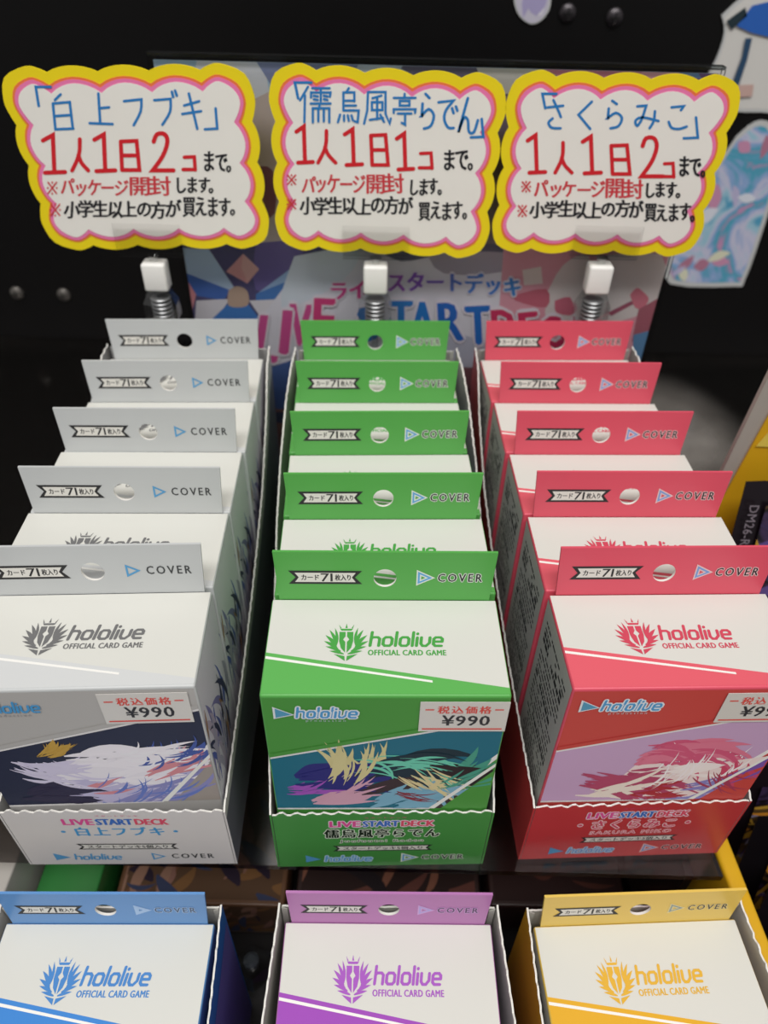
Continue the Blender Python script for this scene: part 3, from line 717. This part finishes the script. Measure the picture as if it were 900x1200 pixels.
# sign clips: clear plate, white knob, clear hexagonal socket with a spring, rod down to a round foot
KN = mat('f0efec', .35, .5, 'plastic'); SPR = mat('9a9a9c', .3, .6, 'foil')
for i, (cx, kt, pw) in enumerate(((-102.5, 131.0+CAMZ*0, 30), (-6.4, 132.0, 28), (90.5, 129.0, 27))):
    p = at_y(SY-1, (182, 440, 702)[i], (322, 325, 325)[i]); cx, zk = p.x, p.z
    o = empty('sign_clip', (cx, SY+.5, RISER), 0, 'clear sign clip with white knob holding the %s cloud sign' % ('left', 'middle', 'right')[i], 'sign holder', 'sign clips behind the trays')
    b = zk-RISER
    mb = MB(); mb.box((-14, -2.3, b+8.2), (14, -1.7, b+22.0), CLEAR2); mb.box((-14, 1.0, b+8.2), (14, 1.6, b+22.0), CLEAR2); mb.build('clip_plate', o)
    mb = MB(); mb.lathe((0, 0, b+5), [(1.6, 0), (1.6, 2), (2.6, 3.2)], CLEAR, 12); mb.build('clip_neck', o)
    mb = MB(); mb.box((-5.2, -4, b-7), (5.2, 4, b+5.5), KN); mb.build('knob', o, bevel=1.2, smooth=True)
    mb = MB(); mb.lathe((0, 0, b-24), [(5.5, 0), (8.5, 4), (8.5, 11), (5.5, 16.5)], CLEAR, 6, .8); mb.build('hexagonal_socket', o)
    mb = MB()
    for k in range(7): mb.lathe((0, 0, b-23+k*1.9), [(4.2, 0), (4.7, .5), (4.2, 1.0)], SPR, 16)
    mb.build('spring', o, smooth=True)
    mb = MB(); mb.lathe((0, 0, 2), [(1.5, 0), (1.5, b-26)], CLEAR, 12); mb.build('rod', o)
    mb = MB(); mb.lathe((0, 0, 0), [(8, 0), (8, 1.2), (3, 2.2)], CLEAR, 24, .8); mb.build('foot', o)

# ------------------------------------------------------------------ poster in an acrylic stand
PY = 328.0
po = empty('poster_stand', (15, PY, RISER), 0, 'colourful landscape poster in a clear acrylic stand behind the signs', 'poster')
def PL(x, z, y): return Vector((x-15, y-PY, z-RISER))
pa = [at_y(PY, 180, 74), at_y(PY, 842, 82)]
px0, px1, pz1 = pa[0].x, pa[1].x+.5, (pa[0].z+pa[1].z)/2
mb = MB(); mb.prism([PL(px0, RISER+1.5, PY), PL(px1, RISER+1.5, PY), PL(px1, pz1, PY), PL(px0, pz1, PY)], (0, .4, 0), mat('b9c6d8', .5, .3)); mb.build('poster_sheet', po)
mb = MB()
for y in (-2.4, 1.4): mb.box((px0-15-1.5, y, 0), (px1-15+1.5, y+.9, pz1-RISER+1.5), CLEAR2)
mb.build('acrylic_panes', po)
mb = MB(); mb.box((px0-15-1.5, -2.2, pz1-RISER+1.5), (px1-15+1.5, 2.3, pz1-RISER+2.6), clear('acrylic_edge', (.6, .64, .64), .6, .2)); mb.build('top_edge', po)
def pp(mb, pts, col, k, sm=False):
    if sm: pts = smooth_pts(pts+[pts[0]], 3)[:-1]
    q = [at_y(PY-.1, *p) for p in pts]; q = [PL(min(max(v.x, px0), px1), min(v.z, pz1), PY-.1-k*.01) for v in q]
    if sum(a.x*b.z-b.x*a.z for a, b in zip(q, q[1:]+q[:1])) < 0: q = q[::-1]
    mb.poly(q, ink(''.join('%02x' % int(int(col[i:i+2], 16)*.8+g*.2) for i, g in ((0, 214), (2, 216), (4, 226)))))
mb = MB(); k = 1
def q(col, *pts, sm=False):
    global k
    pp(mb, list(pts), col, k, sm); k += 1
# broad colour fields
q('9cbfe0', (175,60),(330,60),(350,130),(200,200)); q('d6dcea', (230,70),(300,66),(320,170),(280,300),(225,220), sm=True)
q('6c7aa8', (300,60),(420,60),(400,110),(330,120)); q('4b4662', (500,60),(600,60),(600,150),(560,120),(470,80), sm=True); q('c8c6c0', (560,60),(640,60),(640,110),(570,110))
q('d67a96', (640,60),(850,60),(850,130),(700,110)); q('e8a8b8', (760,70),(830,72),(820,100),(750,96), sm=True)
q('6b4a8a', (820,60),(850,62),(850,120),(828,118)); q('5f8fc8', (800,70),(822,72),(822,92),(800,90))
q('c8b6b0', (290,120),(330,100),(330,300),(290,300)); q('7c3e48', (298,195),(320,200),(322,250),(300,250), sm=True)
q('6a5a70', (560,120),(600,110),(610,300),(560,300)); q('7a6f78', (575,240),(600,190),(602,330),(560,330))
q('3a3566', (210,285),(420,285),(400,345),(215,400)); q('5a4a90', (300,285),(350,285),(352,330),(300,340), sm=True)
q('b6d2f0', (205,290),(245,292),(280,345),(235,335),(205,320)); q('2c5ab8', (214,320),(270,340),(262,352),(222,345),(212,330)); q('8fb4e0', (300,345),(360,300),(398,295),(330,342))
q('3c96c4', (328,334),(378,318),(352,346),(315,350)); q('2f6cc0', (300,344),(340,328),(330,350),(300,352)); q('e8e4ea', (230,352),(270,350),(250,378),(225,378)); q('e8e4ea', (292,352),(340,350),(345,385),(310,378))
q('e89a96', (265,318),(285,297),(304,315),(290,332)); q('f0b0a8', (285,297),(304,315),(290,330),(283,314)); q('e88a90', (212,330),(230,345),(222,362),(212,352))
q('2a70c8', (268,355),(290,355),(312,382),(240,382)); q('c4a288', (268,340),(278,335),(290,341),(290,358),(268,358), sm=True)
q('e8e6f0', (300,380),(360,300),(450,290),(600,290),(640,330),(620,400),(440,420),(330,440)); q('dbe6f2', (345,300),(420,290),(400,330),(330,360), sm=True)
q('50506a', (440,290),(600,286),(600,312),(520,300),(470,306), sm=True); q('a8a0b0', (500,296),(600,296),(590,318),(520,320), sm=True)
q('e498a8', (590,290),(800,285),(790,430),(580,430)); q('e4dcd8', (640,345),(660,310),(690,300),(690,360),(660,380),(640,375), sm=True); q('e4dcd8', (700,300),(775,298),(776,350),(740,372),(700,372), sm=True)
q('c9556a', (604,345),(640,338),(640,360),(604,352), sm=True); q('e8dcd4', (612,316),(634,312),(636,332),(614,334)); q('d8607a', (650,352),(668,348),(672,368),(652,366), sm=True)
q('df7084', (738,345),(746,337),(754,342),(760,350),(754,360),(744,360), sm=True); q('9c3c58', (712,366),(740,352),(742,356),(716,370)); q('a85060', (748,362),(790,350),(776,400),(740,400)); q('4a88c0', (742,392),(790,388),(790,440),(740,440))
# lower part between the trays
q('54a0cc', (300,440),(360,420),(360,480),(300,500)); q('2f4f98', (318,430),(350,425),(352,485),(316,495), sm=True); q('7a4c48', (316,478),(346,480),(344,560),(316,560)); q('28304e', (322,482),(345,484),(344,494),(322,494), sm=True)
q('1a1418', (300,560),(360,560),(360,640),(300,640)); q('7a4048', (535,430),(570,430),(575,560),(535,560)); q('b8bcd0', (520,385),(570,400),(560,430),(525,430)); q('4c2430', (540,460),(566,460),(575,580),(545,590), sm=True)
mb.build('poster_artwork', po)['label'] = 'abstract pastel and blue printed shapes'
mb = MB()
def ptext(ch, cx, cy, wd, hg, ang, col, out, k):
    em = [(0, 0), (.92, .8)] if ord(ch) > 255 else None
    ca, sa = cos(ang), sin(ang); v, f = text2d(ch, 0); v = fit2d(v, -wd/2, -hg/2, wd/2, hg/2, em)
    lay = [(2.6*cos(i*pi/4), 2.6*sin(i*pi/4), out) for i in range(8)]+[(dx, dy, col) for dx, dy in ((0, 0), (1.2, 0), (-1.2, 0), (0, 1))]
    if hg > 30: lay = [(a*1.7, b*1.7, c) for a, b, c in lay]
    for q_, (dx, dy, c) in enumerate(lay):
        pts = [at_y(PY-.6, cx+x*ca+y*sa+dx, cy-(y*ca-x*sa)+dy) for x, y in v]
        mb.add([PL(p.x, p.z, PY-.7-k-q_*.008) for p in pts], f, ink(c))
    return
for i, ch in enumerate('ライブスタートデッキ'):
    x = 396+i*22.6; y = 331-6*sin(pi*i/9)+ (5 if i < 2 else 0)
    col = ['d04a90','d04a90','c04a9c','9a58b8','8a5ac0','7a60c0','5a78c8','4a80d0','4a80d0','4488d0'][i]
    ptext(ch, x, y+4, 21, 20, .0, col, 'e6e2ee', .1+.1*(i % 2))
for ch, x, y, wd, hg, a, c in (('L',315,396,24,52,.15,'d85a9c'),('I',335,388,8,50,.1,'d85a9c'),('V',352,380,24,48,.05,'d85a9c'),('E',380,372,22,46,.05,'dc4a88'),
    ('S',432,378,24,40,0,'3a84d0'),('T',470,372,24,40,0,'3a84d0'),('A',495,374,26,42,0,'2f7fd0'),('R',528,376,26,44,-.05,'2f6ec8'),('T',560,380,26,44,-.05,'2c74cc'),
    ('D',590,382,24,40,-.08,'d8406c'),('E',620,384,20,38,-.1,'d8406c'),('C',646,388,22,36,-.12,'d8406c'),('K',670,394,22,36,-.15,'d8406c')):
    ptext(ch, x, y, wd, hg, a, c, 'ece6f0', .3+.11*(ord(ch) % 2))
mb.build('poster_lettering', po)

# ------------------------------------------------------------------ die-cut picture stickers on the wall
WY = 495.0
def decal(pts, label, art, seed, nm='wall_sticker'):
    P = [at_y(WY, *p) for p in pts]; c = sum(P, Vector())/len(P)
    o = empty(nm, (c.x, WY, min(p.z for p in P)), 0, label, 'sticker', None); z0 = min(p.z for p in P)
    sm = smooth_pts([(p.x-c.x, p.z-z0) for p in P]+[(P[0].x-c.x, P[0].z-z0)], 3)[:-1]
    v = [Vector((x, -1.0, z)) for x, z in sm]
    if sum(a.x*b.z-b.x*a.z for a, b in zip(v, v[1:]+v[:1])) < 0: v = v[::-1]
    mb = MB(); mb.prism(v, (0, 1.0, 0), mat('c4c6c6', .3, .5)); mb.build('backing', o)
    cx = sum(p.x for p in v)/len(v); cz = sum(p.z for p in v)/len(v)
    inner = [Vector((cx+(p.x-cx)*.9, -1.1, cz+(p.z-cz)*.94)) for p in v]
    mb = MB(); mb.poly(inner, art[0] if not isinstance(art[0], str) else ink(art[0]))
    pr = Print(lambda x, z, l: (x, -1.15-l, z)); pr.mb = mb
    rnd = random.Random(seed); xs = [p.x for p in inner]; zs = [p.z for p in inner]
    def inside(x, z):
        r = False; n = len(inner)
        for i in range(n):
            a, b = inner[i], inner[(i+1) % n]
            if (a.z > z) != (b.z > z) and x < (b.x-a.x)*(z-a.z)/(b.z-a.z)+a.x: r = not r
        return r
    kk = 0
    for i in range(art[2]):
        x = rnd.uniform(min(xs), max(xs)); z = rnd.uniform(min(zs), max(zs))
        s = swoosh(x, z, rnd.uniform(0, 6), rnd.uniform(8, 20), rnd.uniform(4, 9), rnd.uniform(-1, 1))
        if all(inside(*p) for p in s): pr.poly(s, rnd.choice(art[1]), .01+kk*.004); kk += 1
    for col, pts2 in art[3:]:
        q2 = [at_y(WY, *p) for p in pts2]; pr.poly([(p.x-c.x, p.z-z0) for p in q2], col, .9)
    mb.build('artwork', o)
decal([(845,18),(870,-4),(900,-14),(925,0),(918,120),(890,131),(835,128),(812,122),(838,70),(848,38)], 'tall white die-cut sticker with blue patches, upper right of the black wall',
      ('d6d4d0', ('d6d4d0',), 1, ('2c62b8', [(862,30),(880,6),(905,0),(910,45),(880,38)]), ('24343c', [(850,24),(872,8),(874,18),(856,34)]), ('2c4a68', [(872,44),(880,44),(874,70),(864,100),(856,98),(868,66)]), ('c8a8a0', [(848,100),(882,98),(880,112),(850,114)])), 3)
decal([(862,160),(885,142),(905,148),(912,200),(893,270),(872,328),(860,335),(785,332),(784,300),(800,250),(835,200)], 'large die-cut sticker in pastel blues and pinks, right of the signs',
      (soft_print('soft_pastels', ('5f78b8','4f9cc0','9cc4d8','c4c4dc','8aa8d4','4aa0bc','c08cb4','d8dce0','8c9ccc','d8d8c0'), 26), ('b8b4d4','d8dce8','c890b0','d8d8c0','b07890'), 26), 8)
decal([(604,-20),(640,-20),(645,5),(636,22),(622,28),(608,18),(602,0)], 'small die-cut sticker cut off at the top edge, above the right sign',
      ('c4c0d0', ('a8a0c8','d8d4e0'), 60), 4)

# ------------------------------------------------------------------ setting
def wood_black(name, rough, base='15110f'):
    m = mat(base, rough, .5, name, .25); return m
wall_m = mat('090809', .5, .2, 'panel', .15)
mb = MB(); mb.box((-900, WY, -5), (900, WY+12, 900), wall_m); wl = tag(mb.build('wall_back'), kind='structure')
mb = MB(); mb.box((-900, -400, -8), (900, WY+12, 0), mat('1a1617', .35, .5, 'shelf', .2)); tag(mb.build('floor'), kind='structure')
for (px, py, c) in ((20, 343, '6a6662'), (75, 345, '6a6662'), (665, 15, '3c383c'), (720, 20, '3c383c')):
    p = at_y(WY, px, py)
    mb = MB(); mb.lathe((0, 0, 0), [(4.6, 0), (4.4, 1.2), (2.8, 2.6), (.8, 3.0)], mat(c, .35, .6, 'foil'), 20)
    mb.box((-.35, -2.6, 2.7), (.35, 2.6, 3.2), mat('1a1a1a', .6, .3)); mb.box((-2.6, -.35, 2.7), (2.6, .35, 3.2), mat('1a1a1a', .6, .3))
    s = mb.build('wall_screw', wl, smooth=True); s.location = Vector((p.x, WY, p.z))*S; s.rotation_euler = (pi/2, 0, 0)

# smoked acrylic riser under the back row
ri = empty('display_riser', (0, 300, 0), 0, 'dark glossy acrylic riser carrying the back row of trays', 'riser')
mb = MB()
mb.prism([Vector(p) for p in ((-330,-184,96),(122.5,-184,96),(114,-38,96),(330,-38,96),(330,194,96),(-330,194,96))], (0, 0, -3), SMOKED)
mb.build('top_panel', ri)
blk = mat('141213', .2, .6, 'acrylic', .1)
mb = MB(); mb.box((-330, 180, 88), (330, 193, 92.9), blk); mb.box((240, -30, 0), (330, -27, 92.9), blk); mb.build('back_rail', ri)
for x in (-329, 110.5): 
    mb = MB(); mb.box((x, -183, 0), (x+3, -40, 92.9), blk); mb.build('side_panel', ri)
for x in (-329, 326):
    mb = MB(); mb.box((x, -26, 0), (x+3, 193, 87.9), blk); mb.build('side_panel', ri)

# ------------------------------------------------------------------ stock stored below the riser
def carton(nm, lo, hi, body, art, pal, seed, label, rz=0):
    cx, cy = (lo[0]+hi[0])/2, (lo[1]+hi[1])/2; hx, hy, hz = (hi[0]-lo[0])/2, (hi[1]-lo[1])/2, hi[2]-lo[2]
    o = empty(nm, (cx, cy, lo[2]), rz, label, 'carton', 'stock below the riser')
    mb = MB(); mb.box((-hx, -hy, 0), (hx, hy, hz), mat(body, .35, .45)); mb.build('carton_body', o, bevel=.8, smooth=True)
    if art:
        p = Print(lambda x, y, l: (x, y, hz+.05+l)); p.poly([(-hx+2,-hy+2),(hx-2,-hy+2),(hx-2,hy-2),(-hx+2,hy-2)], art)
        flow(p, (-hx+2,-hy+2,hx-2,hy-2), [(c, 0, -hy*.5, hx*1.1, i*1.1, hx*.6, hx*.16, .9, 10) for i, c in enumerate(pal)], seed, .02, .002); p.build('lid_print', o)
        p = Print(lambda x, y, l: (x, -hy-.05-l, y)); p.poly([(-hx+2,2),(hx-2,2),(hx-2,hz-2),(-hx+2,hz-2)], art)
        flow(p, (-hx+2,2,hx-2,hz-2), [(c, 0, hz/2, hx*.7, i*.9, hx*.5, hx*.1, .9, 6) for i, c in enumerate(pal)], seed+1, .02, .002); p.build('end_print', o)
    return o
carton('stock_box', (-210, 118, .1), (-142, 240, 62), 'b8b4ae', None, (), 1, 'light grey cardboard box at the left edge beside the green box')
carton('stock_box', (-139, 122, .1), (-114, 235, 42), '2f7a3a', None, (), 2, 'green cardboard box below the riser at lower left')
carton('stock_box', (-110, 128, .1), (-38, 235, 30), '6a4a34', '5a4230', ('7c5836','8a6458','2a2030','6e4a34','94705e','39405c'), 3, 'brown picture printed box lying below the white tray')
carton('stock_box', (-34, 128, .1), (46, 235, 24), '3a2a28', '30201e', ('6a4038','8a5a48','241c20'), 4, 'dark brown printed box lying below the green tray')
carton('stock_box', (50, 132, .1), (109, 235, 26), '3a2624', '33201f', ('5a342c','46302a'), 5, 'dark reddish box lying below the red tray')

# clear hexagonal clip base between the blue and purple trays
p = at_z(14, 295, 1128)
o = empty('spare_clip_base', (p.x, p.y, .1), radians(12), 'clear hexagonal clip base standing between the blue and purple trays', 'sign holder')
mb = MB(); mb.lathe((0, 0, 0), [(9.5, 0), (9.5, 8), (6.5, 14)], CLEAR, 6); mb.build('hexagonal_base', o)
mb = MB(); mb.lathe((0, 0, 14), [(3.2, 0), (3.2, 3), (1.8, 4)], mat('50565c', .2, .6, 'plastic'), 16); mb.build('socket', o, smooth=True)

# ------------------------------------------------------------------ yellow display box with foil packs at the right edge
YEL = mat('d9a91e', .4, .4); YIN = mat('c8941c', .5, .3)
yb = empty('pack_display_box', (180, 160, 0), 0, 'yellow open display box of dark foil packs at the right edge', 'display box')
_c = Vector((125.5-180, 115-160, 0)); YR = Matrix.Translation(_c) @ Matrix.Rotation(radians(3.4), 4, 'Z') @ Matrix.Translation(-_c)
def yl(lo, hi): return tuple(a-b for a, b in zip(lo, (180, 160, 0))), tuple(a-b for a, b in zip(hi, (180, 160, 0)))
mb = MB(); mb.box(*yl((125.5, 20, 0), (132, 240, 92)), YEL, YR); mb.build('side_wall', yb, bevel=1.5, smooth=True)
mb = MB(); mb.box(*yl((225, 20, 0), (232, 240, 92)), YEL, YR); mb.build('side_wall', yb, bevel=1.5, smooth=True)
mb = MB(); mb.box(*yl((132.1, 20, 0), (224.9, 23, 40)), YEL, YR); mb.build('front_wall', yb)
mb = MB(); mb.box(*yl((132.1, 23.1, 0), (224.9, 238, 2)), YIN, YR); mb.build('base', yb)
mb = MB(); mb.box(*yl((132.1, 185, 2.1), (224.9, 237, 72)), YIN, YR); mb.build('step', yb)
# header: grey-backed card with a yellow face inset from its edge
def hp(y, px, py): p = at_y(y, px, py); return Vector((p.x-180, y-160, p.z))
e0, e1 = hp(247, 846.7, 552.6), hp(247, 899.6, 443.5); f0, f1 = hp(246, 864.7, 552.6), hp(246, 899.6, 489.6)
def ext(a, b, z): t = (z-a.z)/(b.z-a.z); return a+(b-a)*t
mb = MB(); mb.prism([ext(e0, e1, 74), Vector((50,87,74)), Vector((50,87,262)), ext(e0, e1, 262)], (0, 2.4, 0), mat('a8a39c', .6, .3)); mb.build('header_card', yb)
mb = MB(); mb.prism([ext(f0, f1, 74), Vector((50,86,74)), Vector((50,86,240)), ext(f0, f1, 240)], (0, .8, 0), YEL); mb.build('header_front', yb)
g = hp(245.6, 886, 523)
mb = MB(); mb.prism([Vector((g.x, 85.4, g.z)), Vector((50,85.4,g.z)), Vector((50,85.4,g.z+30)), Vector((g.x+11,85.4,g.z+30))], (0, .4, 0), mat('e6cf5a', .4, .4)); mb.build('header_stripe', yb)

def foil_mat(base):
    return mat(base, .28, .6, 'foil', .2)
def pack(x, y, z, hgt, tilt, base, pal, seed, label, code=None, wd=62):
    o = empty('foil_pack', (x, y, z), 0, label, 'card pack', 'foil card packs in the yellow box')
    o.rotation_euler = (radians(tilt), 0, 0)
    mb = MB(); V = []; nx, nz = 10, 12
    for sgn in (-1, 1):
        for j in range(nz+1):
            for i in range(nx+1):
                u, v = i/nx, j/nz; t = 2.6*min(1, 4*u, 4*(1-u))*min(1, 5*v, 5*(1-v))+.15
                V.append((-wd/2+wd*u, sgn*t, hgt*v+(.5 if (i % 2 and v == 1) else 0)))
    n1 = (nx+1)*(nz+1); F = []
    for j in range(nz):
        for i in range(nx):
            a = j*(nx+1)+i; F.append((a, a+1, a+nx+2, a+nx+1)); F.append((n1+a, n1+a+nx+1, n1+a+nx+2, n1+a+1))
    rim = [i for i in range(nx+1)]+[j*(nx+1)+nx for j in range(1, nz+1)]+[nz*(nx+1)+i for i in range(nx-1, -1, -1)]+[j*(nx+1) for j in range(nz-1, 0, -1)]
    F += [(rim[i], n1+rim[i], n1+rim[(i+1) % len(rim)], rim[(i+1) % len(rim)]) for i in range(len(rim))]
    mb.add(V, F, foil_mat(base)); mb.build('wrapper', o, smooth=True)
    p = Print(lambda a, b, l: (a, -2.9-l, b))
    p.mb.add([p.fn(a, b, 0) for a, b in ((-wd/2+9, 9), (wd/2-9, 9), (wd/2-9, hgt-9), (-wd/2+9, hgt-9))], [(0, 1, 2, 3)], PACKART)
    flow(p, (-wd/2+9, 10, wd/2-9, hgt-10), [(c, 0, hgt*.6, wd*.55, i*1.2, wd*.35, wd*.05, .8, 12) for i, c in enumerate(pal)], seed, .02, .002)
    if code:
        v, f = text2d(code, 0, 1.05); v = fit2d(v, 0, 0, 21, 3.8)
        p.raw([(-wd/2+2.5+b, hgt-9-a) for a, b in v], f, '7f7882', .2)
    p.build('wrapper_print', o)
    return o
PACKART = soft_print('dark_gold_print', ('0e0a10','1c1420','0c0a0e','3a2c4c','120e14','5a4424','1a1218','8a6a2c'), 60, .3)
PAL = ('5a4a86', 'b08a34', '3a3050', 'd8c070', '8a86a8', '241c28', 'c8862c')
pack(179, 206, 72.4, 112, -14, '231b22', PAL[:3], 1, 'dark foil pack standing highest, leaning against the yellow header', code='DM26-RP', wd=72)
for i in range(6):
    pack(175, 158-i*19, 2.3, 100-i*3, -12, ('231d26', '2a2028', '1e1a20')[i % 3], PAL[i % 3:]+PAL[:2], 20+i,
         'dark foil pack in the yellow box, %s' % ('rearmost of the lower six', 'second of the lower six', 'third of the lower six', 'fourth of the lower six', 'fifth of the lower six', 'frontmost of the lower six')[i])
